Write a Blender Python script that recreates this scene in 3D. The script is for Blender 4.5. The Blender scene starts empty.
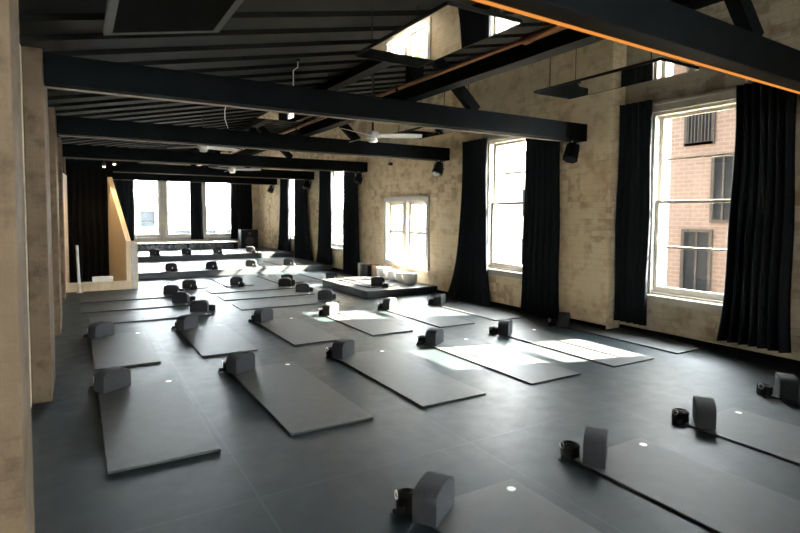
import bpy, bmesh, math, random
from mathutils import Vector, Matrix
random.seed(7)
sc = bpy.context.scene
COL = sc.collection
PI = math.pi

# ------------------------------------------------------------------ materials
def new_mat(name):
    m = bpy.data.materials.new(name); m.use_nodes = True
    nt = m.node_tree; nt.nodes.clear()
    out = nt.nodes.new('ShaderNodeOutputMaterial')
    b = nt.nodes.new('ShaderNodeBsdfPrincipled')
    nt.links.new(b.outputs[0], out.inputs[0])
    return m, nt, b
def N(nt, t, **kw):
    n = nt.nodes.new(t)
    for k, v in kw.items():
        if k.startswith('_'): setattr(n, k[1:], v)
        else: n.inputs[k.replace('__', ' ')].default_value = v
    return n
def ramp(nt, fac, stops):
    r = nt.nodes.new('ShaderNodeValToRGB'); e = r.color_ramp.elements
    while len(e) < len(stops): e.new(.5)
    for el, (p, c) in zip(e, stops): el.position = p; el.color = (*c, 1)
    nt.links.new(fac, r.inputs[0]); return r.outputs[0]
def mixc(nt, fac, a, b, mode='MIX'):
    m = nt.nodes.new('ShaderNodeMix'); m.data_type = 'RGBA'; m.blend_type = mode
    for s, v in ((m.inputs[0], fac), (m.inputs[6], a), (m.inputs[7], b)):
        if isinstance(v, (int, float)): s.default_value = v
        elif isinstance(v, tuple): s.default_value = (*v, 1)
        else: nt.links.new(v, s)
    return m.outputs[2]
def coords(nt, scale=(1, 1, 1), kind='Object'):
    tc = nt.nodes.new('ShaderNodeTexCoord'); mp = nt.nodes.new('ShaderNodeMapping')
    mp.inputs['Scale'].default_value = scale
    nt.links.new(tc.outputs[kind], mp.inputs[0]); return mp.outputs[0]
def noise(nt, vec, scale, detail=5, rough=.55):
    n = N(nt, 'ShaderNodeTexNoise', Scale=scale, Detail=detail, Roughness=rough)
    nt.links.new(vec, n.inputs['Vector']); return n.outputs['Fac']
def bump(nt, b, h, strength=.3, dist=.01):
    n = N(nt, 'ShaderNodeBump', Strength=strength, Distance=dist)
    nt.links.new(h, n.inputs['Height']); nt.links.new(n.outputs[0], b.inputs['Normal'])
def mat_noise(name, c1, c2, scale=8, rough=.6, bstr=.15, spec=.5, vec_scale=(1, 1, 1), bdist=.004, metal=0, detail=5):
    m, nt, b = new_mat(name); v = coords(nt, vec_scale)
    f = noise(nt, v, scale, detail)
    nt.links.new(ramp(nt, f, [(.3, c1), (.7, c2)]), b.inputs['Base Color'])
    b.inputs['Roughness'].default_value = rough; b.inputs['Specular IOR Level'].default_value = spec
    b.inputs['Metallic'].default_value = metal
    if bstr: bump(nt, b, f, bstr, bdist)
    return m

def plaster(name, base, pale, brown, brick, amt=.5, courses=-.35):
    m, nt, b = new_mat(name)
    v = coords(nt)
    n1 = noise(nt, v, .9, 6, .62); n2 = noise(nt, v, 4.2, 7, .65); n3 = noise(nt, v, 17, 5, .6); n4 = noise(nt, v, 2.1, 4, .5)
    col = ramp(nt, n1, [(.3, base), (.55, pale), (.75, base)])
    col = mixc(nt, ramp(nt, n2, [(.5, (0, 0, 0)), (.68, (1, 1, 1))]), col, brown)
    spots = ramp(nt, n3, [(.62, (0, 0, 0)), (.70, (1, 1, 1))])
    mask = N(nt, 'ShaderNodeMath', _operation='MULTIPLY'); nt.links.new(spots, mask.inputs[0])
    nt.links.new(ramp(nt, n4, [(.47, (0, 0, 0)), (.62, (amt, amt, amt))]), mask.inputs[1])
    # brick courses on a y-z wall
    sep = nt.nodes.new('ShaderNodeSeparateXYZ'); nt.links.new(v, sep.inputs[0])
    cmb = nt.nodes.new('ShaderNodeCombineXYZ')
    add = N(nt, 'ShaderNodeMath', _operation='ADD'); nt.links.new(sep.outputs[0], add.inputs[0]); nt.links.new(sep.outputs[1], add.inputs[1])
    nt.links.new(add.outputs[0], cmb.inputs[0]); nt.links.new(sep.outputs[2], cmb.inputs[1])
    br = N(nt, 'ShaderNodeTexBrick', Scale=1, Brick__Width=.23, Row__Height=.083, Mortar__Size=.008, Mortar__Smooth=.6)
    nt.links.new(cmb.outputs[0], br.inputs['Vector'])
    # bricks laid bare here and there, in runs along the courses
    wh = nt.nodes.new('ShaderNodeVectorMath'); wh.operation = 'SNAP'; nt.links.new(cmb.outputs[0], wh.inputs[0]); wh.inputs[1].default_value = (.23, .083, 1)
    wn = nt.nodes.new('ShaderNodeTexWhiteNoise'); wn.noise_dimensions = '3D'; nt.links.new(wh.outputs[0], wn.inputs['Vector'])
    n5 = noise(nt, v, .75, 4, .6)
    bare = N(nt, 'ShaderNodeMath', _operation='MULTIPLY'); nt.links.new(ramp(nt, wn.outputs['Value'], [(.40, (0, 0, 0)), (.6, (1, 1, 1))]), bare.inputs[0])
    nt.links.new(ramp(nt, n5, [(.45, (0, 0, 0)), (.60, (amt, amt, amt))]), bare.inputs[1])
    b2 = N(nt, 'ShaderNodeMath', _operation='MULTIPLY'); nt.links.new(bare.outputs[0], b2.inputs[0]); nt.links.new(ramp(nt, n2, [(.40, (0, 0, 0)), (.52, (1, 1, 1))]), b2.inputs[1])
    if courses < -.1: col = mixc(nt, b2.outputs[0], col, tuple(.5 * (p + q) for p, q in zip(brown, brick)))
    col = mixc(nt, mask.outputs[0], col, brick)
    if courses < -.1:      # joints show faintly through the limewash
        j = N(nt, 'ShaderNodeMath', _operation='MULTIPLY'); nt.links.new(br.outputs['Fac'], j.inputs[0]); nt.links.new(ramp(nt, n4, [(.35, (.05,) * 3), (.65, (.5,) * 3)]), j.inputs[1])
        col = mixc(nt, j.outputs[0], col, brown)
    nt.links.new(col, b.inputs['Base Color'])
    b.inputs['Roughness'].default_value = .9; b.inputs['Specular IOR Level'].default_value = .15
    h = N(nt, 'ShaderNodeMath', _operation='MULTIPLY_ADD'); nt.links.new(br.outputs['Fac'], h.inputs[0]); h.inputs[1].default_value = courses
    nt.links.new(n2, h.inputs[2]); bump(nt, b, h.outputs[0], .55, .02)
    return m

M = {}
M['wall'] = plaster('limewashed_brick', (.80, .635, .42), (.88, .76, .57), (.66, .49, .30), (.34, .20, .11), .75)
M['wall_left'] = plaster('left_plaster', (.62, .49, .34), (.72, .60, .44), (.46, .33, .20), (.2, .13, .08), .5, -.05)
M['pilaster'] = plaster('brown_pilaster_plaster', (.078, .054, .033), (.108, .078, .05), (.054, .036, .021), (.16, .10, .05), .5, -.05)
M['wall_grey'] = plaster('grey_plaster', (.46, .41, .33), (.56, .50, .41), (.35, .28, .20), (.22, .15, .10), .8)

def floor_mat():
    m, nt, b = new_mat('rubber_floor'); v = coords(nt)
    n1 = noise(nt, v, .7, 5); n2 = noise(nt, v, 6, 6, .6)
    col = ramp(nt, n1, [(.3, (.0078, .0130, .0152)), (.7, (.0108, .0168, .0193))])
    sep = nt.nodes.new('ShaderNodeSeparateXYZ'); nt.links.new(v, sep.inputs[0])
    facs = []
    for ax, off, per in ((0, .86, 1.51), (1, 3.0, 2.4)):
        a = N(nt, 'ShaderNodeMath', _operation='SUBTRACT'); nt.links.new(sep.outputs[ax], a.inputs[0]); a.inputs[1].default_value = off - per / 2
        w = N(nt, 'ShaderNodeMath', _operation='WRAP'); nt.links.new(a.outputs[0], w.inputs[0]); w.inputs[1].default_value = per; w.inputs[2].default_value = 0
        s = N(nt, 'ShaderNodeMath', _operation='SUBTRACT'); nt.links.new(w.outputs[0], s.inputs[0]); s.inputs[1].default_value = per / 2
        ab = N(nt, 'ShaderNodeMath', _operation='ABSOLUTE'); nt.links.new(s.outputs[0], ab.inputs[0])
        lt = N(nt, 'ShaderNodeMath', _operation='LESS_THAN'); nt.links.new(ab.outputs[0], lt.inputs[0]); lt.inputs[1].default_value = .006
        facs.append(lt.outputs[0])
    mx = N(nt, 'ShaderNodeMath', _operation='MAXIMUM'); nt.links.new(facs[0], mx.inputs[0]); nt.links.new(facs[1], mx.inputs[1])
    col = mixc(nt, mx.outputs[0], col, (.020, .0275, .031))
    nt.links.new(col, b.inputs['Base Color'])
    nt.links.new(ramp(nt, n2, [(.3, (.46,) * 3), (.7, (.56,) * 3)]), b.inputs['Roughness'])
    b.inputs['Specular IOR Level'].default_value = .2
    bump(nt, b, n2, .04, .004)
    return m
M['floor'] = floor_mat()
M['mat'] = mat_noise('mat_rubber', (.037, .039, .0395), (.047, .049, .049), 9, .55, .12, .26)
M['mat_edge'] = mat_noise('mat_logo', (.8, .8, .78), (.86, .86, .84), 4, .5, 0)
M['black_timber'] = mat_noise('black_stained_timber', (.0025, .0033, .0036), (.0045, .0057, .006), 5, .65, .15, .04, (1, 1, 1))
M['ceiling'] = mat_noise('dark_ceiling_boards', (.0065, .0069, .006), (.0105, .011, .0095), 3, .65, .12, .1, (.4, 3, 3))
M['batten'] = mat_noise('tan_batten', (.15, .115, .08), (.2, .155, .11), 6, .6, .05)
M['curtain'] = mat_noise('navy_black_cloth', (.010, .0118, .0155), (.016, .0185, .0235), 40, .95, .2, .08)
M['stair_void'] = mat_noise('black_stair_void', (.0025, .0025, .0025), (.004, .004, .004), 40, .95, .1, .05)  # near-black colour for the unlit stairwell void
M['white_paint'] = mat_noise('cream_gloss_paint', (.47, .44, .385), (.54, .51, .45), 5, .45, .04)
M['white_metal'] = mat_noise('white_enamel', (.72, .72, .70), (.78, .78, .76), 4, .35, 0)
M['fabric'] = mat_noise('charcoal_bolster_cloth', (.030, .031, .034), (.042, .043, .046), 60, .9, .25, .2, bdist=.002)
M['strap'] = mat_noise('black_strap', (.010, .010, .011), (.018, .018, .020), 60, .85, .2, .2, bdist=.002)
M['steel'] = mat_noise('steel_ring', (.6, .6, .6), (.7, .7, .7), 6, .3, 0, metal=1)
M['spot'] = mat_noise('black_enamel', (.006, .006, .0065), (.010, .010, .011), 8, .5, .05, .25)
M['lens'] = mat_noise('smoked_lens', (.02, .02, .022), (.03, .03, .034), 3, .35, 0, .2)
M['copper'] = mat_noise('aged_copper', (.45, .20, .10), (.62, .30, .16), 7, .38, .05, metal=1)
M['platform'] = mat_noise('platform_rubber', (.018, .024, .027), (.026, .033, .036), 5, .42, .05)
M['platform_top'] = mat_noise('platform_rubber_top', (.036, .042, .047), (.046, .052, .057), 5, .42, .04)
M['plywood'] = mat_noise('birch_plywood', (.60, .46, .28), (.70, .56, .37), 4, .5, .06, .4, (6, 6, .6))
M['ply_edge'] = mat_noise('pale_ply_edge', (.55, .49, .41), (.62, .56, .48), 5, .6, .05)
M['white_quartz'] = mat_noise('frosted_quartz', (.90, .89, .87), (.94, .93, .92), 5, .55, 0)
M['roll'] = mat_noise('rolled_mat_foam', (.42, .44, .46), (.50, .52, .54), 20, .8, .1)
M['brown_wood'] = mat_noise('brown_wood', (.28, .18, .10), (.36, .25, .15), 5, .6, .05, vec_scale=(1, 1, .2))
M['cone'] = mat_noise('speaker_cone', (.05, .05, .055), (.07, .07, .07), 8, .5, 0)
M['bark'] = mat_noise('bark', (.10, .08, .06), (.15, .12, .09), 8, .9, .3)
M['leaf'] = mat_noise('leaf', (.06, .13, .025), (.13, .22, .05), 3, .7, 0)
M['pavement'] = mat_noise('pavement', (.07, .068, .066), (.10, .098, .095), 2, .9, .05)
M['pale_render'] = mat_noise('pale_render', (.60, .57, .54), (.68, .66, .63), 1.5, .9, .05)
M['slate'] = mat_noise('dull_roof', (.26, .22, .2), (.32, .28, .26), 3, .8, .1)
M['dark_pane'] = mat_noise('dark_pane', (.010, .0125, .015), (.016, .02, .024), 2, .6, 0, .02)
M['cream_stone'] = mat_noise('cream_stone', (.42, .39, .34), (.48, .45, .40), 4, .8, .05)

def mirror():
    m, nt, b = new_mat('mirror_panel')
    b.inputs['Base Color'].default_value = (.72, .70, .66, 1); b.inputs['Metallic'].default_value = 1
    f = noise(nt, coords(nt), 2.5, 2)
    nt.links.new(ramp(nt, f, [(.3, (.02,) * 3), (.7, (.035,) * 3)]), b.inputs['Roughness'])
    return m
M['mirror'] = mirror()
def glass():
    m = bpy.data.materials.new('window_glass'); m.use_nodes = True; nt = m.node_tree; nt.nodes.clear()
    out = nt.nodes.new('ShaderNodeOutputMaterial'); mx = nt.nodes.new('ShaderNodeMixShader')
    tr = nt.nodes.new('ShaderNodeBsdfTransparent'); gl = nt.nodes.new('ShaderNodeBsdfGlossy')
    tr.inputs[0].default_value = (.95, .97, .96, 1); gl.inputs['Roughness'].default_value = .03
    fr = N(nt, 'ShaderNodeFresnel', IOR=1.45)
    geo = nt.nodes.new('ShaderNodeNewGeometry')      # leaving the pane: the same reflectance as entering it
    ior = N(nt, 'ShaderNodeMath', _operation='MULTIPLY_ADD'); nt.links.new(geo.outputs['Backfacing'], ior.inputs[0])
    ior.inputs[1].default_value = 1 / 1.45 - 1.45; ior.inputs[2].default_value = 1.45
    nt.links.new(ior.outputs[0], fr.inputs['IOR'])
    nt.links.new(fr.outputs[0], mx.inputs[0]); nt.links.new(tr.outputs[0], mx.inputs[1]); nt.links.new(gl.outputs[0], mx.inputs[2])
    nt.links.new(mx.outputs[0], out.inputs[0]); return m
M['glass'] = glass()
def emitter(name, c, s):
    m = bpy.data.materials.new(name); m.use_nodes = True; nt = m.node_tree; nt.nodes.clear()
    out = nt.nodes.new('ShaderNodeOutputMaterial'); e = nt.nodes.new('ShaderNodeEmission')
    e.inputs[0].default_value = (*c, 1); e.inputs[1].default_value = s
    nt.links.new(e.outputs[0], out.inputs[0]); return m
M['led'] = emitter('amber_led_strip', (1, .36, .07), .0115)
def brickwork():
    m, nt, b = new_mat('street_brick'); v = coords(nt)
    sep = nt.nodes.new('ShaderNodeSeparateXYZ'); nt.links.new(v, sep.inputs[0])
    add = N(nt, 'ShaderNodeMath', _operation='ADD'); nt.links.new(sep.outputs[0], add.inputs[0]); nt.links.new(sep.outputs[1], add.inputs[1])
    cmb = nt.nodes.new('ShaderNodeCombineXYZ'); nt.links.new(add.outputs[0], cmb.inputs[0]); nt.links.new(sep.outputs[2], cmb.inputs[1])
    br = N(nt, 'ShaderNodeTexBrick', Scale=1, Brick__Width=.26, Row__Height=.10, Mortar__Size=.014, Color1=(.112, .082, .066, 1), Color2=(.090, .064, .051, 1), Mortar=(.135, .118, .104, 1))
    nt.links.new(cmb.outputs[0], br.inputs['Vector'])
    f = noise(nt, v, 1.3, 5)
    nt.links.new(mixc(nt, .35, br.outputs['Color'], ramp(nt, f, [(.3, (.08, .058, .047)), (.7, (.125, .097, .08))])), b.inputs['Base Color'])
    b.inputs['Roughness'].default_value = .9
    return m
M['brick'] = brickwork()

# ------------------------------------------------------------------ mesh helpers
class MB:
    def __init__(s): s.bm = bmesh.new()
    def box(s, x0, x1, y0, y1, z0, z1, bev=0):
        g = bmesh.new(); bmesh.ops.create_cube(g, size=1)
        for v in g.verts: v.co = Vector(((x0 + x1) / 2 + v.co.x * (x1 - x0), (y0 + y1) / 2 + v.co.y * (y1 - y0), (z0 + z1) / 2 + v.co.z * (z1 - z0)))
        if bev: bmesh.ops.bevel(g, geom=list(g.edges), offset=bev, segments=2, profile=.7, affect='EDGES')
        s.add(g); return s
    def add(s, g, mat=None):
        if mat is not None: g.transform(mat)
        me = bpy.data.meshes.new('t'); g.to_mesh(me); g.free(); s.bm.from_mesh(me); bpy.data.meshes.remove(me)
    def cyl(s, p0, p1, r0, r1=None, seg=20, bev=0):
        r1 = r0 if r1 is None else r1
        p0, p1 = Vector(p0), Vector(p1); d = p1 - p0; g = bmesh.new()
        bmesh.ops.create_cone(g, cap_ends=True, segments=seg, radius1=r0, radius2=r1, depth=d.length)
        if bev:
            es = [e for e in g.edges if len(e.link_faces) == 2 and e.calc_face_angle(0) > .8]
            bmesh.ops.bevel(g, geom=es, offset=bev, segments=2, profile=.7, affect='EDGES')
        s.add(g, Matrix.Translation((p0 + p1) / 2) @ d.to_track_quat('Z', 'Y').to_matrix().to_4x4()); return s
    def tube(s, pts, r, seg=8):
        pts = [Vector(p) for p in pts]; rings = []
        prev = None
        for i, p in enumerate(pts):
            t = (pts[min(i + 1, len(pts) - 1)] - pts[max(i - 1, 0)]).normalized()
            if prev is None: n = t.orthogonal().normalized()
            else: n = (prev - t * prev.dot(t)).normalized()
            prev = n; b = t.cross(n)
            rings.append([s.bm.verts.new(p + (n * math.cos(a) + b * math.sin(a)) * r) for a in [2 * PI * k / seg for k in range(seg)]])
        for a, b in zip(rings, rings[1:]):
            for k in range(seg): s.bm.faces.new((a[k], a[(k + 1) % seg], b[(k + 1) % seg], b[k]))
        s.bm.faces.new(rings[0][::-1]); s.bm.faces.new(rings[-1]); return s
    def prism(s, pts, axis, a0, a1, bev=0):
        # polygon in the plane across axis ('x': (y,z), 'y': (x,z), 'z': (x,y)), extruded from a0 to a1
        g = bmesh.new()
        def P(u, v, a): return {'x': (a, u, v), 'y': (u, a, v), 'z': (u, v, a)}[axis]
        A = [g.verts.new(P(u, v, a0)) for u, v in pts]; B = [g.verts.new(P(u, v, a1)) for u, v in pts]
        g.faces.new(A); g.faces.new(B[::-1])
        n = len(pts)
        for i in range(n): g.faces.new((A[i], B[i], B[(i + 1) % n], A[(i + 1) % n]))
        bmesh.ops.recalc_face_normals(g, faces=g.faces)
        if bev:
            es = [e for e in g.edges if e.calc_face_angle(0) > .9]
            bmesh.ops.bevel(g, geom=es, offset=bev, segments=2, profile=.7, affect='EDGES')
        s.add(g); return s
    def bar(s, p0, p1, w, h, upv=(0, 0, 1)):
        p0, p1 = Vector(p0), Vector(p1); d = (p1 - p0); L = d.length; d.normalize()
        u = Vector(upv); sd = d.cross(u).normalized(); u = sd.cross(d)
        g = bmesh.new(); bmesh.ops.create_cube(g, size=1)
        for v in g.verts: v.co = (p0 + p1) / 2 + d * v.co.x * L + sd * v.co.y * w + u * v.co.z * h
        s.add(g); return s
    def lathe(s, prof, c=(0, 0, 0), seg=28):
        c = Vector(c); rings = []
        for r, z in prof:
            if r < 1e-5: rings.append([s.bm.verts.new(c + Vector((0, 0, z)))])
            else: rings.append([s.bm.verts.new(c + Vector((r * math.cos(2 * PI * k / seg), r * math.sin(2 * PI * k / seg), z))) for k in range(seg)])
        for a, b in zip(rings, rings[1:]):
            for k in range(seg):
                k2 = (k + 1) % seg
                if len(a) == 1 and len(b) > 1: s.bm.faces.new((a[0], b[k2], b[k]))
                elif len(b) == 1 and len(a) > 1: s.bm.faces.new((a[k], a[k2], b[0]))
                elif len(a) > 1: s.bm.faces.new((a[k], a[k2], b[k2], b[k]))
        return s
    def obj(s, name, mat, parent=None, smooth=False, loc=None):
        bmesh.ops.recalc_face_normals(s.bm, faces=s.bm.faces)
        me = bpy.data.meshes.new(name)
        off = Vector(loc) if loc is not None else None
        if off is not None: s.bm.transform(Matrix.Translation(-off))
        s.bm.to_mesh(me); s.bm.free()
        me.materials.append(M[mat] if isinstance(mat, str) else mat)
        if smooth:
            for p in me.polygons: p.use_smooth = True
            try: me.set_sharp_from_angle(angle=.7)
            except Exception: pass
        o = bpy.data.objects.new(name, me); COL.objects.link(o)
        if off is not None: o.location = off
        if parent is not None: o.parent = parent
        return o
def tag(o, label=None, cat=None, group=None, kind=None):
    if label: o['label'] = label
    if cat: o['category'] = cat
    if group: o['group'] = group
    if kind: o['kind'] = kind
    return o
def empty(name, loc=(0, 0, 0), rz=0):
    o = bpy.data.objects.new(name, None); COL.objects.link(o); o.location = loc; o.rotation_euler = (0, 0, rz); o.empty_display_size = .1
    return o
def copy_tree(o, loc=None, rz=None, parent=None):
    c = o.copy(); COL.objects.link(c)
    if parent is not None: c.parent = parent
    if loc is not None: c.location = loc
    if rz is not None: c.rotation_euler = (0, 0, rz)
    for ch in list(o.children): copy_tree(ch, parent=c)
    return c
ORD = ['first', 'second', 'third', 'fourth', 'fifth', 'sixth']

# ------------------------------------------------------------------ dimensions (metres; x right, y into the room, z up)
XW, XB = 6.40, 6.68          # right wall of the main bays / recessed near bay
YJ = 5.04                    # where the wall steps
YF = 22.0                    # far wall
XL = -.36                    # left wall
YR = -4.5                    # rear wall
TH = .42
CZ0, CS = 3.0, .20           # ceiling height at left wall, slope
def cz(x): return CZ0 + CS * (x + .34)

# ------------------------------------------------------------------ shell
tag(MB().box(-1.2, 7.4, YR - .3, 22.6, -.3, 0).obj('floor', 'floor'), 'dark blue-grey rubber studio floor with pale seams', 'floor', kind='structure')

def pierced_wall(name, x0, x1, y0, y1, z0, z1, holes, mat, axis='y'):
    mb = MB()
    ys = sorted({y0, y1, *[h[0] for h in holes], *[h[1] for h in holes]})
    for a, b in zip(ys, ys[1:]):
        hs = [h for h in holes if h[0] <= a + 1e-6 and h[1] >= b - 1e-6]
        segs = [(z0, z1)]
        for h in hs: segs = [(z0, h[2]), (h[3], z1)]
        for s0, s1 in segs:
            if axis == 'y': mb.box(x0, x1, a, b, s0, s1)
            else: mb.box(a, b, x0, x1, s0, s1)
    bmesh.ops.remove_doubles(mb.bm, verts=mb.bm.verts, dist=1e-5)
    return mb.obj(name, mat)
W_NEAR = [(3.42, 4.62, .56, 3.02), (-3.3, -2.1, .56, 3.02)]
W_MAIN = [(6.50, 7.68, .66, 2.96), (9.62, 11.36, .55, 1.94), (13.5, 14.85, .66, 2.96), (17.45, 18.65, .78, 2.96)]
tag(pierced_wall('wall_right', XW, XW + TH, YJ, YF + .3, 0, 4.75, W_MAIN, 'wall'), 'pale limewashed brick right wall with tall windows', 'wall', kind='structure')
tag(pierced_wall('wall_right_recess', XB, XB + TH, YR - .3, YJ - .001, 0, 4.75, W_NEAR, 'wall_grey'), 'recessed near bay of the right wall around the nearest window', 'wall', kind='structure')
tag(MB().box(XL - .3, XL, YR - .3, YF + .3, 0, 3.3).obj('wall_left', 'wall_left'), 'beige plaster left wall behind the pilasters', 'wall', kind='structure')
for nm, xa, ya, yb, hs, lb in (('wall_right_bounce_skin', XW + TH, YJ - .02, YF + .3, W_MAIN, 'dark brick skin added outside the right wall to cut sunlight bounce'), ('wall_recess_bounce_skin', XB + TH, YR - .3, YJ + .3, W_NEAR, 'dark brick skin added outside the recessed bay to cut sunlight bounce')):
    tag(pierced_wall(nm, xa + .001, xa + .03, ya, yb, -4, 4.75, hs, 'brick'), lb, 'wall', kind='structure')  # dark skin added so the sunlit outer wall bounces less onto the opposite facade
W_FAR = [(1.72, 2.72, .72, 3.0), (2.86, 3.86, .72, 3.0), (4.25, 5.38, .72, 3.0)]
tag(pierced_wall('wall_far', YF, YF + .3, XL, XW - .001, 0, 4.7, W_FAR, 'wall', 'x'), 'far end wall with three sash windows', 'wall', kind='structure')
W_REAR = [(.9, 2.2, .7, 3.0), (3.2, 4.5, .7, 3.0)]  # openings added behind the viewer to let fill light in
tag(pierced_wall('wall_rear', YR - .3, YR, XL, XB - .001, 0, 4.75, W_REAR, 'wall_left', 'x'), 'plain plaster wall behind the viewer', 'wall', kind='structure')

# ceiling: lapped boards running up the slope
mb = MB(); y = YR - .3; i = 0
while y < YF + .3:
    w = .53
    for (a, b, lo) in ((y, y + w - .05, .0),):
        x0, x1 = -.66, 7.2
        za0, za1 = cz(x0), cz(x1)
        d0, d1 = .035, .0
        vs = [(x0, a, za0 - d0), (x1, a, za1 - d0), (x1, b, za1 - d1), (x0, b, za0 - d1)]
        A = [mb.bm.verts.new(v) for v in vs]; B = [mb.bm.verts.new((v[0], v[1], v[2] + .05)) for v in vs]
        mb.bm.faces.new(A); mb.bm.faces.new(B[::-1])
        for k in range(4): mb.bm.faces.new((A[k], B[k], B[(k + 1) % 4], A[(k + 1) % 4]))
    y += w; i += 1
x0, x1 = -.66, 7.2
vs = [(x0, YR - .3, cz(x0) + .06), (x1, YR - .3, cz(x1) + .06), (x1, YF + .5, cz(x1) + .06), (x0, YF + .5, cz(x0) + .06)]
A = [mb.bm.verts.new(v) for v in vs]; B = [mb.bm.verts.new((v[0], v[1], v[2] + .15)) for v in vs]
mb.bm.faces.new(A); mb.bm.faces.new(B[::-1])
for k in range(4): mb.bm.faces.new((A[k], B[k], B[(k + 1) % 4], A[(k + 1) % 4]))
tag(mb.obj('ceiling', 'ceiling'), 'sloping ceiling of dark lapped boards', 'ceiling', kind='structure')

# left wall pilasters
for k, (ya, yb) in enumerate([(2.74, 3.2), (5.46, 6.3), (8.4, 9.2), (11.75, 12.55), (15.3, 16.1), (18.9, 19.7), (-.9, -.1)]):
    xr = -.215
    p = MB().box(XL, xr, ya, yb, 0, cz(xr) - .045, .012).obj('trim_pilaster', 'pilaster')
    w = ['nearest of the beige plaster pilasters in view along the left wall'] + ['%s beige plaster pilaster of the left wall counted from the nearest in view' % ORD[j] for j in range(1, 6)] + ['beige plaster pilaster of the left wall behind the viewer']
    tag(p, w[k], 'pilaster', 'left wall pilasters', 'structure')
tag(MB().box(XW - .018, XW - .001, YJ, 14.6, .001, .07).obj('baseboard_right', 'black_timber'), 'low black skirting along the right wall', 'baseboard', kind='structure')
tag(MB().box(XB - .018, XB - .001, YR, YJ - .02, .001, .07).obj('baseboard_recess', 'black_timber'), 'low black skirting of the near window bay', 'baseboard', kind='structure')

# ------------------------------------------------------------------ windows
def sash_window(name, label, y0, y1, z0, z1, face, axis='y', trim=.075):
    """opening y0..y1, z0..z1 in a wall whose room face is at `face`; axis 'y': wall runs along y, 'x': along x"""
    def B(mb, d0, d1, a0, a1, c0, c1, bev=0):
        if axis == 'y': mb.box(face + d0, face + d1, a0, a1, c0, c1, bev)
        else: mb.box(a0, a1, face + d0, face + d1, c0, c1, bev)
    root = empty(name, (face, (y0 + y1) / 2, z0) if axis == 'y' else ((y0 + y1) / 2, face, z0))
    inv = Matrix.Translation(-root.location)
    def fin(mb, n, mat, par):
        mb.bm.transform(inv); return mb.obj(n, mat, par)
    f = MB(); e = .002
    B(f, -.03, 0, y0 - trim, y0 + .02, z0, z1 + trim, .004); B(f, -.03, 0, y1 - .02, y1 + trim, z0, z1 + trim, .004)
    B(f, -.032, 0, y0 - trim + .001, y1 + trim - .001, z1 - .02, z1 + trim - .001, .004)
    B(f, -.05, -.02, y0 - trim - .01, y1 + trim + .01, z1 + trim, z1 + trim + .025, .004)
    for a, b in ((y0 + e, y0 + .06), (y1 - .06, y1 - e)): B(f, 0, .2, a, b, z0 + e, z1 - e)
    B(f, 0, .2, y0 + .06, y1 - .06, z1 - .06, z1 - e); B(f, .02, .2, y0 + .06, y1 - .06, z0 + e, z0 + .03)
    fin(f, 'window_frame', 'white_paint', root)
    s = MB(); B(s, -.075, .02, y0 - trim - .02, y1 + trim + .02, z0 - .03, z0, .006); B(s, -.03, 0, y0 - trim, y1 + trim, z0 - .10, z0 - .03, .004)
    fin(s, 'window_sill', 'white_paint', root)
    zm = (z0 + z1) / 2 + .02
    for nm, a0, a1, d in (('lower_sash', z0 + .03, zm + .02, .06), ('upper_sash', zm - .02, z1 - .06, .11)):
        m = MB(); l, r = y0 + .062, y1 - .062
        B(m, d, d + .045, l, l + .05, a0, a1, .003); B(m, d, d + .045, r - .05, r, a0, a1, .003)
        B(m, d, d + .045, l + .05, r - .05, a0, a0 + (.085 if nm == 'lower_sash' else .042), .003); B(m, d, d + .045, l + .05, r - .05, a1 - .042, a1, .003)
        zb = (a0 + a1) / 2; B(m, d + .008, d + .037, l + .05, r - .05, zb - .013, zb + .013)
        so = fin(m, nm, 'white_paint', root)
        g = MB(); B(g, d + .018, d + .024, l + .045, r - .045, a0 + .03, a1 - .03); fin(g, 'pane', 'glass', so)
    tag(root, label, 'window', kind='structure'); return root
sash_window('window_1', 'tall cream sash window in the near bay looking onto the brick building', *W_NEAR[0], XB)
sash_window('window_2', 'tall cream sash window added in the recess behind the viewer for fill light', *W_NEAR[1], XB)  # out-of-view window added to fill the foreground with light
sash_window('window_3', 'tall sunlit sash window between the near pair of open curtains', *W_MAIN[0], XW)
sash_window('window_5', 'tall sash window just beyond the low double window', *W_MAIN[2], XW)
sash_window('window_6', 'tall sash window furthest along the right wall', *W_MAIN[3], XW)
sash_window('window_7', 'leftmost far end sash window beside the timber stair screen', *W_FAR[0], YF, 'x', .06)
sash_window('window_8', 'middle far end sash window touching the dark centre curtain', *W_FAR[1], YF, 'x', .06)
sash_window('window_9', 'rightmost far end sash window between two dark curtains', *W_FAR[2], YF, 'x', .06)
def rear_fill_window(name, label, h):      # unseen, added for fill; faces the other way: built at the origin and turned
    r = sash_window(name, label, -(h[1] - h[0]) / 2, (h[1] - h[0]) / 2, h[2], h[3], 0, 'x')
    r.location = ((h[0] + h[1]) / 2, YR, h[2]); r.rotation_euler = (0, 0, PI)
rear_fill_window('window_10', 'cream sash window added behind the viewer for fill light, on the left', W_REAR[0])
rear_fill_window('window_11', 'cream sash window added behind the viewer for fill light, on the right', W_REAR[1])
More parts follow.
